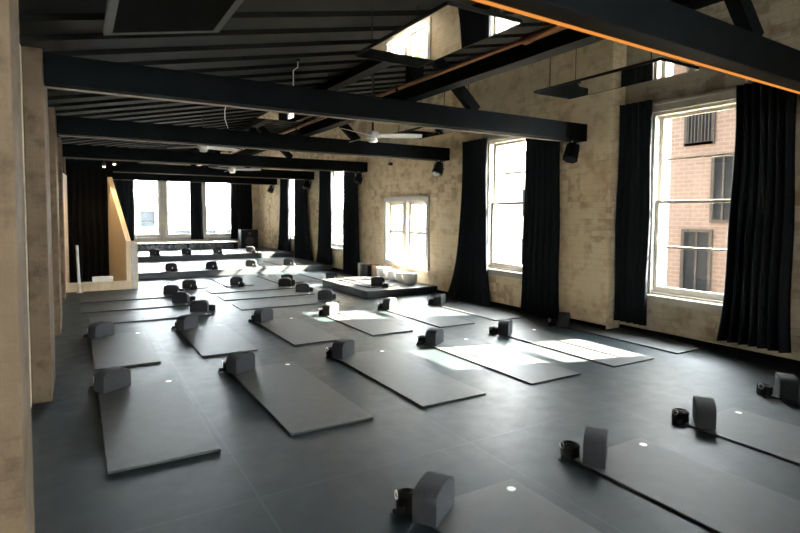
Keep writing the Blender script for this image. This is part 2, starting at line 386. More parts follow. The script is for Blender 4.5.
# the low double window
def double_window(name, label, y0, y1, z0, z1, face):
    root = empty(name, (face, (y0 + y1) / 2, z0)); inv = Matrix.Translation(-root.location)
    def fin(mb, n, mat, par): mb.bm.transform(inv); return mb.obj(n, mat, par)
    f = MB(); t = .09; e = .002; ym = (y0 + y1) / 2
    f.box(face - .035, face, y0 - t, y0 + .02, z0, z1 + t, .004).box(face - .035, face, y1 - .02, y1 + t, z0, z1 + t, .004)
    f.box(face - .037, face, y0 - t + .001, y1 + t - .001, z1 - .02, z1 + t - .001, .004)
    f.box(face - .037, face + .1, ym - .08, ym + .08, z0, z1 - .021, .004)
    for a, b in ((y0 + e, y0 + .05), (y1 - .05, y1 - e)): f.box(face, face + .1, a, b, z0 + e, z1 - e)
    f.box(face, face + .1, y0 + .05, y1 - .05, z1 - .05, z1 - e)
    fin(f, 'window_frame', 'white_paint', root)
    s = MB().box(face - .045, face + .02, y0 - t - .02, y1 + t + .02, z0 - .03, z0, .006).box(face - .035, face, y0 - t, y1 + t, z0 - .11, z0 - .03, .004)
    fin(s, 'window_sill', 'white_paint', root)
    for l, r in ((y0 + .052, ym - .082), (ym + .082, y1 - .052)):
        m = MB(); d0, d1 = face + .05, face + .095; a0, a1 = z0 + .01, z1 - .052
        m.box(d0, d1, l, l + .05, a0, a1, .003).box(d0, d1, r - .05, r, a0, a1, .003).box(d0, d1, l + .05, r - .05, a0, a0 + .045, .003).box(d0, d1, l + .05, r - .05, a1 - .045, a1, .003)
        zb = (a0 + a1) / 2; m.box(d0, d1, l + .05, r - .05, zb - .032, zb + .032)
        so = fin(m, 'casement', 'white_paint', root)
        g = MB().box(d0 + .02, d0 + .026, l + .045, r - .045, a0 + .03, a1 - .03); fin(g, 'pane', 'glass', so)
    tag(root, label, 'window', kind='structure')
double_window('window_4', 'low cream double window above the white bowls', *W_MAIN[1], XW)

# ------------------------------------------------------------------ curtains
def curtain(label, a_top, a_bot, z0, z1, c, folds, amp=.045, axis='y', group='dark curtains', mat='curtain', name='curtain', pinch=None, seed=0):
    """a sheet of cloth with folds; a_top=(start,end) at the top, a_bot at the hem, c = the wall-side coordinate of the cloth's middle"""
    rnd = random.Random(seed); nz = 14; nu = folds * 10; th = .004
    mb = MB(); ph = [rnd.uniform(-.5, .5) for _ in range(folds + 2)]; am = [rnd.uniform(.7, 1.25) for _ in range(folds + 2)]
    def pt(u, t, off):
        lo = a_top[0] + (a_bot[0] - a_top[0]) * t ** 4; hi = a_top[1] + (a_bot[1] - a_top[1]) * t ** 4
        k = u * folds; i = int(min(k, folds - 1e-6)); fr = k - i
        a = am[i] * (1 - fr) + am[i + 1] * fr; p = ph[i] * (1 - fr) + ph[i + 1] * fr
        w = math.sin(2 * PI * k + p * t) + .25 * math.sin(4 * PI * k + 2 * p)
        d = amp * a * w * (.55 + .45 * t) + off
        s = lo + (hi - lo) * u + .012 * math.sin(9 * t + 3 * u)
        z = z1 + (z0 - z1) * t
        return (c + d, s, z) if axis == 'y' else (s, c + d, z)
    sides = []
    for off in (-th, th):
        sides.append([[mb.bm.verts.new(pt(i / nu, j / nz, off)) for i in range(nu + 1)] for j in range(nz + 1)])
    for g in sides:
        for j in range(nz):
            for i in range(nu): mb.bm.faces.new((g[j][i], g[j][i + 1], g[j + 1][i + 1], g[j + 1][i]))
    F, Bk = sides
    for j in range(nz):
        for i in (0, nu): mb.bm.faces.new((F[j][i], F[j + 1][i], Bk[j + 1][i], Bk[j][i]))
    for i in range(nu):
        for j in (0, nz): mb.bm.faces.new((F[j][i], F[j][i + 1], Bk[j][i + 1], Bk[j][i]))
    base = (c, sum(a_bot) / 2, z0) if axis == 'y' else (sum(a_bot) / 2, c, z0)
    o = mb.obj(name, mat, smooth=True, loc=base)
    return tag(o, label, 'curtain', group)
curtain('navy-black curtain at the far side of the nearest window, short of the floor', (4.53, 5.03), (4.53, 5.03), .14, 3.16, XB - .115, 5, .038, seed=1)
curtain('widest black curtain, at the near side of the nearest window beside the frame edge', (2.84, 3.46), (2.80, 3.57), .15, 3.12, XB - .125, 7, .05, seed=2)
curtain('navy curtain flaring at its hem, left of the tall window before the bowls', (7.57, 8.26), (7.40, 8.70), .012, 2.99, XW - .11, 6, .05, seed=3)
curtain('straight navy curtain right of the tall window, under the first roof beam end', (5.87, 6.59), (5.82, 6.64), .012, 2.99, XW - .11, 6, .05, seed=4)
curtain('navy curtain right of the tall window just beyond the low double window', (12.75, 13.57), (12.60, 13.57), .012, 2.99, XW - .11, 5, .05, seed=5)
curtain('navy curtain left of the tall window just beyond the low double window', (14.47, 15.3), (14.44, 15.5), .165, 2.99, XW - .11, 4, .05, seed=6)
curtain('navy curtain right of the furthest window of the right wall', (16.4, 17.46), (15.9, 17.46), .165, 2.99, XW - .11, 5, .05, seed=7)
curtain('navy curtain left of the furthest window of the right wall', (18.1, 18.95), (18.02, 19.2), .325, 2.99, XW - .11, 4, .05, seed=8)
curtain('dark curtain half hidden by the timber stair screen at the far wall', (1.0, 1.78), (1.0, 1.78), .62, 2.99, YF - .16, 4, .05, 'x', seed=9)
curtain('narrow dark curtain between the middle and right far windows', (3.71, 4.15), (3.71, 4.2), .62, 2.99, YF - .16, 3, .05, 'x', seed=10)
curtain('wide dark curtain in the far right corner behind the speaker', (5.26, 6.07), (5.2, 6.1), .62, 2.99, YF - .16, 5, .05, 'x', seed=11)

# ------------------------------------------------------------------ roof trusses, long beams, pipe
TY = [2.24, 5.61, 8.99, 12.54, 16.15, 19.8]   # far faces of the tie beams
tl = ['nearest black roof beam, cut by the top right corner, with an amber light line',
      'black timber roof truss above the second row of mats, spanning the whole room',
      'third black roof truss from the viewer, a spotlight hung near its right end',
      'fourth black roof truss from the viewer, partly behind the third',
      'fifth black roof truss from the viewer', 'furthest black roof beam, just before the far windows']
for k, yf in enumerate(TY):
    root = empty('roof_truss', (3.0, yf - .08, 2.70)); inv = Matrix.Translation(-root.location)
    root.rotation_euler = (0, 0, math.radians(2.2) if k == 0 else 0)     # the nearest one runs slightly askew
    def fin(mb, n, mat):
        mb.bm.transform(inv); return mb.obj(n, mat, root)
    xr = XW - .003 if k else XB - .02
    xl = -.212 if k else XL + .02
    fin(MB().box(xl, xr, yf - .16, yf, 2.70, 2.945, .006), 'tie_beam', 'black_timber')
    fin(MB().box(xl + .02, xr - .02, yf - .012, yf - .002, 2.684, 2.699), 'edge_batten', 'led' if k == 0 else 'batten')
    fin(MB().box(3.40, 3.56, yf - .155, yf - .005, 3.122, 3.575), 'king_post', 'black_timber')
    fin(MB().bar((3.60, yf - .08, 3.66), (4.40, yf - .08, 2.947), .10, .13), 'strut', 'black_timber')
    tag(root, tl[k], 'roof beam', 'roof trusses')
tag(MB().box(3.30, 3.46, YR + .02, YF - .02, 2.948, 3.12, .006).obj('long_beam', 'black_timber', loc=(3.38, 8, 2.948)), 'long dark beam lying across the roof trusses under a copper pipe', 'beam')
tag(MB().box(3.42, 3.60, YR + .02, YF - .02, 3.578, 3.70, .006).obj('purlin', 'black_timber', loc=(3.5, 8, 3.578)), 'dark purlin under the ceiling boards, carried by the posts of the trusses', 'beam')
pr = empty('copper_pipe', (3.255, 3, 3.085))
MB().tube([(0, 3.4 - 3, 0), (0, YF - .1 - 3, 0)], .022, 12).obj('pipe_run', 'copper', pr, True)
MB().tube([(0, YR + .1 - 3, 0), (0, 3.4 - 3, 0)], .036, 12).obj('thick_run', 'copper', pr, True)
MB().cyl((0, .37, 0), (0, .45, 0), .042, seg=16).obj('coupling', 'copper', pr, True)
for yy in TY[1:4]: MB().box(-.03, .036, yy - 3.1, yy - 3.07, -.03, .036).obj('clip', 'spot', pr)
tag(pr, 'copper pipe running along the side of the long roof beam', 'pipe')

# ------------------------------------------------------------------ mirrored ceiling panels
def panel(label, x0, x1, y0, y1, z, tilt=0):
    root = empty('ceiling_panel', ((x0 + x1) / 2, (y0 + y1) / 2, z)); root.rotation_euler = (0, -math.atan(tilt), 0)
    hw, hl = (x1 - x0) / 2 * math.sqrt(1 + tilt * tilt), (y1 - y0) / 2
    fr = MB(); w = .007 if not tilt else .055; h = .03
    fr.box(-hw, -hw + w, -hl, hl, 0, h).box(hw - w, hw, -hl, hl, 0, h).box(-hw + w, hw - w, -hl, -hl + w, 0, h).box(-hw + w, hw - w, hl - w, hl, 0, h)
    fr.obj('panel_frame', 'spot' if not tilt else 'batten_grey', root)
    MB().box(-hw + w, hw - w, -hl + w, hl - w, .002, .028).obj('mirror_face', 'mirror' if not tilt else 'dark_glass', root)
    c = math.cos(math.atan(tilt)); s = math.sin(math.atan(tilt))
    for dx in (-hw * .7, hw * .7):
        for dy in (-hl * .8, hl * .8):
            xw = root.location.x + dx * c; top = (cz(xw) - .02 - z) - dx * s
            MB().cyl((dx, dy, .03), (dx + top * s * .9, dy, max(top, .07)), .005, seg=8).obj('hanger', 'spot', root)
    tag(root, label, 'ceiling panel', 'mirrored ceiling panels')
M['dull_frame'] = mat_noise('dull_window_frame', (.030, .028, .026), (.04, .038, .035), 4, .7, 0, .1)
M['dark_glass'] = mat_noise('dark_glass_panel', (.012, .013, .012), (.016, .017, .016), 2, .7, 0, .0)
M['batten_grey'] = mat_noise('dull_grey_frame', (.055, .052, .044), (.075, .07, .06), 6, .5, 0)
panel('tilted ceiling panel in a grey frame at the top left', .20, 1.02, 3.1, 4.6, 3.0, .2)
panel('mirrored ceiling panel at the top centre, reflecting the low double window', 2.25, 2.95, 3.15, 4.62, 3.08)
panel('mirrored ceiling panel beside the nearest window head, cut by the nearest beam', 4.74, 5.36, 3.2, 4.85, 3.08)
panel('mirrored ceiling panel seen under the second roof truss, left of the copper pipe', 2.48, 3.18, 7.0, 8.62, 3.13)
panel('mirrored ceiling panel right of the white fan, beyond the second roof truss', 4.62, 5.26, 6.5, 8.15, 2.96)

# ------------------------------------------------------------------ ceiling fans
def fan(label, x, y, z, blades):
    root = empty('ceiling_fan', (x, y, z))
    MB().cyl((0, 0, .09), (0, 0, cz(x) - .045 - z), .014, seg=12).obj('rod', 'spot', root, True)
    MB().lathe([(0, .10), (.03, .10), (.085, .085), (.10, .05), (.10, .012)]).lathe([(.10, .012), (.10, 0), (0, 0)]).obj('motor', 'white_metal', root, True)
    MB().lathe([(0, 0), (.06, -.001), (.075, -.03), (.06, -.055), (0, -.065)]).obj('hub_cap', 'white_metal', root, True)
    for a in blades:
        m = MB(); pts = []
        for i in range(9):
            t = i / 8; r = .09 + .62 * t; hw = .05 + .02 * math.sin(PI * t); zz = .03; tw = -.3
            pts.append([(r, -hw, zz - hw * tw), (r, hw, zz + hw * tw), (r, hw, zz + hw * tw + .008), (r, -hw, zz - hw * tw + .008)])
        rs = [[m.bm.verts.new(p) for p in q] for q in pts]
        for A_, B_ in zip(rs, rs[1:]):
            for k in range(4): m.bm.faces.new((A_[k], A_[(k + 1) % 4], B_[(k + 1) % 4], B_[k]))
        m.bm.faces.new(rs[0]); m.bm.faces.new(rs[-1][::-1])
        m.bm.transform(Matrix.Rotation(a, 4, 'Z')); m.obj('blade', 'white_metal', root)
    tag(root, label, 'ceiling fan', 'ceiling fans')
fan('white ceiling fan hanging between the second and third roof trusses', 3.70, 7.0, 2.72, (-.54, -.54 + 2 * PI / 3, -.54 - 2 * PI / 3))
fan('white ceiling fan between the third and fourth roof trusses', 2.05, 10.6, 2.82, (.3, 2.4, 4.5))
fan('white ceiling fan hanging beyond the fourth roof truss', 3.4, 14.0, 2.70, (-.54, -.54 + 2 * PI / 3, -.54 - 2 * PI / 3))

# hanging cables
def cable(label, pts, r=.006):
    root = empty('ceiling_cable', pts[0])
    q = [(a[0] - pts[0][0], a[1] - pts[0][1], a[2] - pts[0][2]) for a in pts]
    MB().tube(q, r, 8).obj('cord', 'white_metal', root, True)
    MB().cyl((0, 0, -.012), (0, 0, .02), .03, seg=14).obj('ceiling_rose', 'spot', root, True)
    tag(root, label, 'cable', 'white cables')
cable('white cable dropping from the ceiling above the second roof truss', [(2.35, 6.4, cz(2.35) - .06), (2.35, 6.4, 3.40), (2.30, 6.42, 3.36), (2.30, 6.42, 3.0)])
cable('curved white cable dropping from the ceiling beyond the second roof truss', [(2.2, 9.4, cz(2.2) - .06), (2.17, 9.4, 3.35), (2.17, 9.4, 3.2), (2.22, 9.4, 3.05)])

# ------------------------------------------------------------------ spotlights under the beam ends
def spotlight(x, y, z, tilt=-.5, pan=-1.25):
    root = empty('spotlight', (x, y, z))
    y_ = MB(); y_.cyl((0, 0, 0), (0, 0, -.035), .014, seg=10)
    y_.bar((-.122, 0, -.04), (.122, 0, -.04), .025, .008)
    for s in (-1, 1): y_.box(s * .122 - .005, s * .122 + .005, -.0125, .0125, -.15, -.036)
    y_.bm.transform(Matrix.Rotation(pan, 4, 'Z')); y_.obj('yoke', 'steel', root)
    rot = Matrix.Rotation(pan, 4, 'Z') @ Matrix.Translation((0, 0, -.155)) @ Matrix.Rotation(tilt, 4, 'X')
    h = MB(); h.cyl((0, 0, .11), (0, 0, -.13), .096, .112, 8, .012); h.cyl((0, 0, .16), (0, 0, .11), .045, .075, 8)
    h.bm.transform(rot); h.obj('housing', 'spot', root)
    l = MB(); l.cyl((0, 0, -.131), (0, 0, -.138), .078, seg=24); l.bm.transform(rot); l.obj('lens', 'lens', root)
    return root
sl = ['black spotlight hung under the right end of the second roof truss', 'black spotlight under the right end of the third roof truss',
      'black spotlight under the right end of the fourth roof truss', 'black spotlight under the right end of the fifth roof truss',
      'black spotlight under the right end of the furthest roof beam']
for k, yf in enumerate(TY[1:]):
    o = spotlight(6.2, yf - .06, 2.699) if k == 0 else copy_tree(sp0, (6.2, yf - .06, 2.699))
    if k == 0: sp0 = o
    tag(o, sl[k], 'spotlight', 'spotlights on the roof beams')
sroot = empty('wall_sensor', (XW - .001, 11.15, 2.79))
MB().box(-.07, 0, -.05, .05, -.02, .05, .01).obj('sensor_body', 'spot', sroot)
MB().lathe([(0, -.05), (.03, -.045), (.04, -.021)], (-.045, 0, 0), 16).obj('sensor_dome', 'white_metal', sroot, True)
tag(sroot, 'small black and white sensor on the wall above the low double window', 'sensor')

# ------------------------------------------------------------------ platforms
tag(MB().box(1.14, XW - .02, 14.64, 17.9, .001, .15, .006).obj('step_platform', 'platform_top', loc=(3.7, 16.2, .001)), 'lower of two stepped grey platforms at the far end', 'platform', 'far platforms')
tag(MB().box(1.14, XW - .02, 17.902, YF - .003, .001, .32, .006).obj('step_platform', 'platform_top', loc=(3.7, 19.9, .001)), 'upper of two stepped grey platforms below the far windows', 'platform', 'far platforms')
sp = empty('teaching_platform', (5.55, 10.3, .001))
MB().box(4.75 - 5.55, XW - .02 - 5.55, 9.2 - 10.3, 11.4 - 10.3, .0, .118, .004).obj('plinth', 'platform', sp)
MB().box(4.74 - 5.55, XW - .02 - 5.55, 9.19 - 10.3, 11.41 - 10.3, .118, .150, .005).obj('deck', 'platform_top', sp)
tag(sp, 'low dark platform against the right wall carrying the white bowls', 'platform')

# ------------------------------------------------------------------ mats, bolsters, straps
MT = .016
def make_mat(L=1.86, W=.68):
    o = MB().box(-W / 2, W / 2, -L / 2, L / 2, 0, MT, .004).obj('yoga_mat', 'mat')
    MB().cyl((W / 2 - .09, L / 2 - .09, MT), (W / 2 - .09, L / 2 - .09, MT + .0012), .026, seg=20).obj('logo_dot', 'mat_edge', o)
    return o
def make_bolster():
    # arch profile in x-z, thickness along y; long flat face towards -y
    w, h, t = .275, .185, .14; pts = [(-w / 2, 0), (w / 2, 0)]
    n = 16
    for i in range(n + 1):
        a = PI * i / n; ca, sa = math.cos(a), math.sin(a)
        x = w / 2 * math.copysign(abs(ca) ** .62, ca); z = h * .62 + h * .38 * abs(sa) ** .9
        pts.append((x, z))
    return MB().prism(pts, 'y', -t / 2, t / 2, .012).obj('bolster', 'fabric', smooth=True)
def make_strap():
    root = empty('rolled_strap')
    m = MB(); m.cyl((0, 0, .002), (0, 0, .085), .062, .062, 24, .008)
    for r in (.018, .032, .046): 
        m.tube([(r * math.cos(a), r * math.sin(a), .0865) for a in [2 * PI * k / 20 for k in range(21)]], .002, 5)
    m.obj('coil', 'strap', root)
    MB().box(-.10, -.02, -.052, -.048, .002, .038).box(-.11, -.098, -.066, -.036, .002, .012).obj('tail', 'strap', root)
    b = MB(); b.tube([(-.064 + .0, .022 * math.cos(a), .085 + .022 * math.sin(a)) for a in [2 * PI * k / 16 for k in range(17)]], .0035, 6)
    b.obj('buckle', 'steel', root, True)
    return root
mat0, bol0, str0 = make_mat(), make_bolster(), make_strap(); used = {'m': 0, 'b': 0, 's': 0}
def place(key, proto, loc, rz, label, cat, group):
    if used[key] == 0: o = proto; o.location = loc; o.rotation_euler = (0, 0, rz)
    else: o = copy_tree(proto, loc, rz)
    used[key] += 1; return tag(o, label, cat, group)
A35 = math.radians(35)
def station(x0, yfar, w, L, where, zb=0, mode='in', dx=.12):
    """one mat with its bolster at the far left corner (mode 'in'), or turned: 'x' lies across the room, 'out' faces the far wall"""
    z = zb + .0005
    if mode == 'in':
        mloc, mr = (x0 + w / 2, yfar - L / 2, z), 0
        bl, br = (x0 + dx, yfar - .072), A35
        sl_ = (x0 + dx - .085, yfar + .066)
    elif mode == 'x':
        mloc, mr = (x0 - L / 2, yfar - w / 2, z), -PI / 2
        bl, br = (x0 - .13, yfar - .27), math.radians(-24)
        sl_ = (x0 + .085, yfar - .15)
    else:
        mloc, mr = (x0 + w / 2, yfar - L / 2, z), PI
        bl, br = (x0 + w * .42, yfar - L + .14), math.radians(160)
        sl_ = (x0 + w * .42 + .06, yfar - L - .075 if zb < .1 or zb > .2 or yfar < 12 else yfar - L - .07)
    o = place('m', mat0, mloc, mr, 'grey yoga mat ' + where, 'yoga mat', 'yoga mats')
    o.scale = (w / .68, L / 1.86, 1)
    jit = random.uniform(-.05, .05)
    place('b', bol0, (bl[0], bl[1], z + MT + .0005), br + jit, 'arched bolster on the mat ' + where, 'bolster', 'arched bolsters')
    place('s', str0, (sl_[0], sl_[1], zb), random.uniform(-.3, .3), 'rolled strap beside the mat ' + where, 'strap', 'rolled straps')
def nth(i, n, what):
    if i == 0: return 'leftmost in ' + what
    if i == n - 1: return 'rightmost in ' + what
    return '%s from left in %s' % (ORD[i], what)
R0 = [1.55, 2.78, 4.02, 5.32]
for i, x in enumerate(R0): station(x, 2.42, .70, 1.86, nth(i, 4, 'the nearest row'), dx=(.07, .13, .14, .13)[i])
R1 = [.13, 1.31, 2.46, 3.70, 4.90, 6.03]
for i, x in enumerate(R1): station(x, 5.61, .68, 1.87, nth(i, 6, 'the second row'), dx=(.12, .10, .10, .11, .07, .07)[i])
R2 = [.12, 1.18, 2.26, 3.35, 4.44, 5.48]
for i, x in enumerate(R2): station(x, 8.06, .63, 1.74, nth(i, 6, 'the third row'))
for i, (x, yf) in enumerate([(1.83, 9.55), (1.72, 10.70), (1.72, 11.84)]): station(x, yf, .66, 1.70, ['nearest', 'middle', 'furthest'][i] + ' of the three lying crosswise by the left wall', mode='x')
for i, (x, yf) in enumerate([(4.12, 9.72), (4.1, 10.86), (4.08, 11.9)]): station(x, yf, .62, 1.78, ['nearest', 'middle', 'furthest'][i] + ' of the three lying crosswise at the room centre', mode='x')
for i, x in enumerate([1.80, 2.80, 3.98, 5.12]): station(x, 13.95, .62, 1.75, nth(i, 4, 'the row before the far platforms'), mode='out')
for i, x in enumerate([1.80, 2.80, 3.85, 4.92]): station(x, 16.55, .62, 1.75, nth(i, 4, 'the row on the lower far platform'), .15, 'out')
for i, x in enumerate([1.78, 2.70, 3.66, 4.72]): station(x, 19.81, .62, 1.75, nth(i, 4, 'the row on the upper far platform'), .32, 'out')
station(4.98, 11.32, .66, 1.75, 'on the low platform with the white bowls', .1525, 'out')

# ------------------------------------------------------------------ white bowls
def make_bowl(r, h):
    prof = [(0, 0), (r * .45, .004), (r * .72, h * .09), (r * .93, h * .28), (r, h * .5), (r, h), (r - .012, h), (r - .014, h * .5), (r * .9 - .012, h * .3), (r * .66, h * .13), (0, h * .09)]
    return MB().lathe(prof, seg=36).obj('singing_bowl', 'white_quartz', smooth=True)
bl = ['leftmost white quartz bowl on the low platform', 'white quartz bowl second from the left on the low platform',
      'white quartz bowl third from the left on the low platform', 'rightmost white quartz bowl on the low platform, nearest the viewer']
for i, (x, y, r, h) in enumerate([(6.0, 10.80, .155, .27), (6.02, 10.38, .14, .24), (6.02, 10.03, .135, .22), (6.02, 9.68, .15, .24)]):
    o = make_bowl(r, h); o.location = (x, y, .1515); tag(o, bl[i], 'bowl', 'white bowls')

# things leaning by the wall beyond the platform
lb = MB().box(-.06, .06, -.05, .05, 0, .40, .006).obj('white_box', 'white_metal'); lb.location = (6.12, 12.20, .001); tag(lb, 'white upright box by the curtain beyond the low platform', 'box')
lb = MB().box(-.12, .12, -.14, .14, 0, .37, .006).obj('dark_box', 'spot'); lb.location = (6.22, 11.95, .001); tag(lb, 'dark box between the white box and the wooden board', 'box')
lb = MB().box(-.10, .10, -.03, .03, 0, .40, .004).obj('wooden_board', 'brown_wood'); lb.location = (6.26, 11.68, .001); tag(lb, 'brown wooden board by the wall beyond the low platform', 'board')

# ------------------------------------------------------------------ timber stair screen at the left
sroot = empty('stair_screen', (.4, 12.85, .001)); inv = Matrix.Translation(-sroot.location)
def fin(mb, n, mat): mb.bm.transform(inv); return mb.obj(n, mat, sroot)
def slab(p0, p1, th, zlo, z0, z1):
    """upright sheet from p0 to p1 (x,y), top height z0 at p0 and z1 at p1"""
    g = MB(); a, b = Vector((*p0, 0)), Vector((*p1, 0)); n = (b - a).normalized().cross(Vector((0, 0, 1))) * th
    V = [g.bm.verts.new(v) for v in (a + Vector((0, 0, zlo)), b + Vector((0, 0, zlo)), b + Vector((0, 0, z1)), a + Vector((0, 0, z0)))]
    W = [g.bm.verts.new(v.co + n) for v in V]
    g.bm.faces.new(V); g.bm.faces.new(W[::-1])
    for k in range(4): g.bm.faces.new((V[k], W[k], W[(k + 1) % 4], V[(k + 1) % 4]))
    return g
fin(slab((.985, 12.86), (.735, 14.52), -.10, .001, 1.02, 2.46), 'side_panel', 'plywood')
fin(MB().box(.99, 1.11, 12.83, 12.858, .001, .985), 'end_panel', 'ply_edge')
fin(MB().box(-.30, .985, 12.83, 12.87, .001, .185), 'kerb', 'plywood')
fin(slab((-.30, 12.872), (-.205, 14.52), .03, .001, 2.46, 2.46), 'left_lining', 'ply_edge')
tag(sroot, 'plywood stair enclosure with a low kerb and a sloping right side panel', 'stair enclosure')
curtain('black sheet standing in for the dark void inside the plywood stair enclosure', (-.19, .765), (-.19, .765), .01, 2.62, 14.6, 7, .025, 'x', mat='stair_void', seed=12)  # folded black sheet painted as the darkness of the stairwell
lb = MB().box(-.19, .19, -.05, .05, 0, .285, .004).obj('white_step', 'white_metal'); lb.location = (.44, 12.94, .001); tag(lb, 'white block behind the kerb of the plywood stair enclosure', 'block')
po = empty('white_post', (.02, 12.70, .001))
MB().cyl((0, 0, .008), (-.03, 0, .95), .026, .024, 16).obj('shaft', 'white_metal', po, True)
MB().cyl((0, 0, 0), (0, 0, .008), .06, seg=20).obj('base_plate', 'white_metal', po, True)
MB().cyl((-.03, 0, .95), (-.03, 0, .965), .027, .02, 16).obj('cap', 'white_metal', po, True)
tag(po, 'thin white post standing before the plywood stair enclosure', 'post')

# ------------------------------------------------------------------ shelf of rolled mats and speaker under the far windows
sh = empty('mat_shelf', (3.2, 20.6, .321))
x0, x1 = 1.35 - 3.2, 5.14 - 3.2
MB().box(x0, x1, -.22, .32, .225, .265, .004).obj('shelf_top', 'white_paint', sh)
MB().box(x0, x1, -.20, .30, 0, .012).obj('shelf_base', 'spot', sh)
MB().box(x0, x1, .285, .30, .012, .225).obj('back_board', 'spot', sh)
for xx in (x0, 3.40 - 3.2, x1 - .02): MB().box(xx, xx + .02, -.20, .285, .012, .225).obj('upright', 'spot', sh)
tag(sh, 'long low shelf with a white top under the far windows', 'shelf')
def make_roll():
    root = empty('rolled_mat'); r = .088
    MB().cyl((0, -.24, r), (0, .24, r), r, seg=24, bev=.006).obj('roll', 'roll', root, True)
    m = MB(); pts = []
    for k in range(70):
        a = k * .35; rr = .012 + .070 * k / 69; pts.append((rr * math.cos(a), -.243, r + rr * math.sin(a)))
    m.tube(pts, .004, 5); m.obj('spiral_end', 'strap', root)
    return root
rl0 = None; xs = [1.50 + .196 * k for k in range(10)] + [3.53 + .196 * k for k in range(8)]
for k, x in enumerate(xs):
    loc = (x, 20.66, .3345)
    if rl0 is None: o = rl0 = make_roll(); o.location = loc
    else: o = copy_tree(rl0, loc)
    n = ['first', 'second', 'third', 'fourth', 'fifth', 'sixth', 'seventh', 'eighth', 'ninth', 'tenth']
    s = 'dark rolled mat, %s from the %s on the low white-topped shelf' % ((n[k], 'left') if k < 10 else (n[len(xs) - 1 - k], 'right'))
    tag(o, s, 'rolled mat', 'rolled mats on the shelf')
sk = empty('loudspeaker', (5.56, 20.55, .3205))
MB().box(-.32, .32, -.2, .2, 0, .70, .01).obj('cabinet', 'spot', sk)
MB().cyl((.0, -.2005, .28), (.0, -.206, .28), .17, seg=28).obj('woofer', 'cone', sk, True)
MB().cyl((.0, -.2005, .56), (.0, -.206, .56), .06, seg=20).obj('tweeter', 'cone', sk, True)
tag(sk, 'big black loudspeaker in the far right corner beside the mat shelf', 'speaker')
# warm downlights above the stair screen
for k, (x, y, z) in enumerate([(.55, 14.0, 2.66), (.72, 13.2, 2.66)]):
    d = empty('downlight', (x, y, z))
    MB().cyl((0, 0, 0), (0, 0, .09), .035, seg=18).obj('can', 'spot', d, True)
    MB().cyl((0, 0, -.003), (0, 0, -.001), .026, seg=18).obj('lamp_face', emitter('warm_lamp', (1, .62, .28), 4), d, True)
    MB().cyl((0, 0, .09), (0, 0, cz(x) - .03 - z), .005, seg=8).obj('stem', 'spot', d, True)
    tag(d, ['small warm downlight over the inner end of the plywood side panel', 'small warm downlight over the near end of the plywood side panel'][k], 'downlight', 'downlights over the stair')
    l = bpy.data.lights.new('downlight_beam', 'SPOT'); l.energy = 1.3; l.color = (1, .74, .44); l.spot_size = 1.5; l.spot_blend = .6; l.shadow_soft_size = .03
    lo = bpy.data.objects.new('downlight_beam', l); COL.objects.link(lo); lo.location = (0, 0, -.012); lo.parent = d; lo.rotation_euler = (0, .25, 0)

# ------------------------------------------------------------------ outside
tag(MB().box(7.3, 60, -30, 80, -4.2, -4).obj('exterior_ground', 'pavement'), 'paved street outside the windows', 'ground', kind='structure')
tag(MB().box(-30, 7.3, 22.9, 80, -4.2, -4).box(-30, 7.3, -40, -5.2, -4.2, -4).obj('exterior_ground_rear', 'pavement'), 'paved yard outside the far windows', 'ground', kind='structure')
def far_building(name, label, x0, x1, y0, y1, z1, mat, wins, side='x', roof=None, group=None):
    root = empty(name, ((x0 + x1) / 2, (y0 + y1) / 2, -4)); inv = Matrix.Translation(-root.location)
    def fin(mb, n, m, par=root):
        mb.bm.transform(inv); return mb.obj(n, m, par)
    fin(MB().box(x0, x1, y0, y1, -4, z1), 'facade', mat)
    if roof: fin(MB().box(x0 - .3, x1 + .3, y0 - .3, y1 + .3, z1, z1 + .25), 'roof', roof)
    for (a, b, c, d) in wins:
        f = MB(); g = MB(); t = .07
        if side == 'x':
            f.box(x0 - .06, x0, a - t, a, c - t, d + t).box(x0 - .06, x0, b, b + t, c - t, d + t).box(x0 - .06, x0, a, b, c - t, c).box(x0 - .06, x0, a, b, d, d + t)
            f.box(x0 - .05, x0, (a + b) / 2 - .02, (a + b) / 2 + .02, c, d)
            g.box(x0 - .02, x0 - .001, a, b, c, d)
        else:
            f.box(a - t, a, y0 - .06, y0, c - t, d + t).box(b, b + t, y0 - .06, y0, c - t, d + t).box(a, b, y0 - .06, y0, c - t, c).box(a, b, y0 - .06, y0, d, d + t)
            g.box(a, b, y0 - .02, y0 - .001, c, d)
        fo = fin(f, 'window_surround', 'cream_stone' if mat != 'brick' else 'dull_frame'); fin(g, 'pane', 'dark_pane', fo)
    tag(root, label, 'building', group); return root
bb = far_building('brick_building', 'red-brown brick building seen through the nearest window', 12.5, 15, 1.5, 9.15, 5.0, 'brick',
    [(7.1, 7.67, 3.35, 4.1), (7.07, 7.66, -.3, 1.25), (6.6, 7.0, 1.55, 2.95), (3.5, 4.2, 1.2, 3.0)], roof='slate')
inv = Matrix.Translation(-bb.location)
m = MB().box(12.44, 12.5, 7.05, 7.72, 3.28, 3.34)
for q in range(7): m.box(12.40, 12.42, 7.13 + q * .08, 7.15 + q * .08, 3.35, 4.1)
m.bm.transform(inv); m.obj('window_bars', 'dull_frame', bb)
far_building('pale_house', 'pale house outside beyond the tall windows of the right wall', 22, 30, 15, 30, 5.0, 'pale_render', [(17 + 2.6 * k, 18 + 2.6 * k, z, z + 1.5) for k in range(5) for z in (-1.2, 1.6)], roof='slate')
far_building('pale_terrace', 'pale terrace of houses outside the left far window', -3, 5.2, 44, 54, 2.6, 'pale_render', [(-2 + 2 * k, -1 + 2 * k, z, z + 1.2) for k in range(4) for z in (-1.6, .6)], 'y', 'slate')
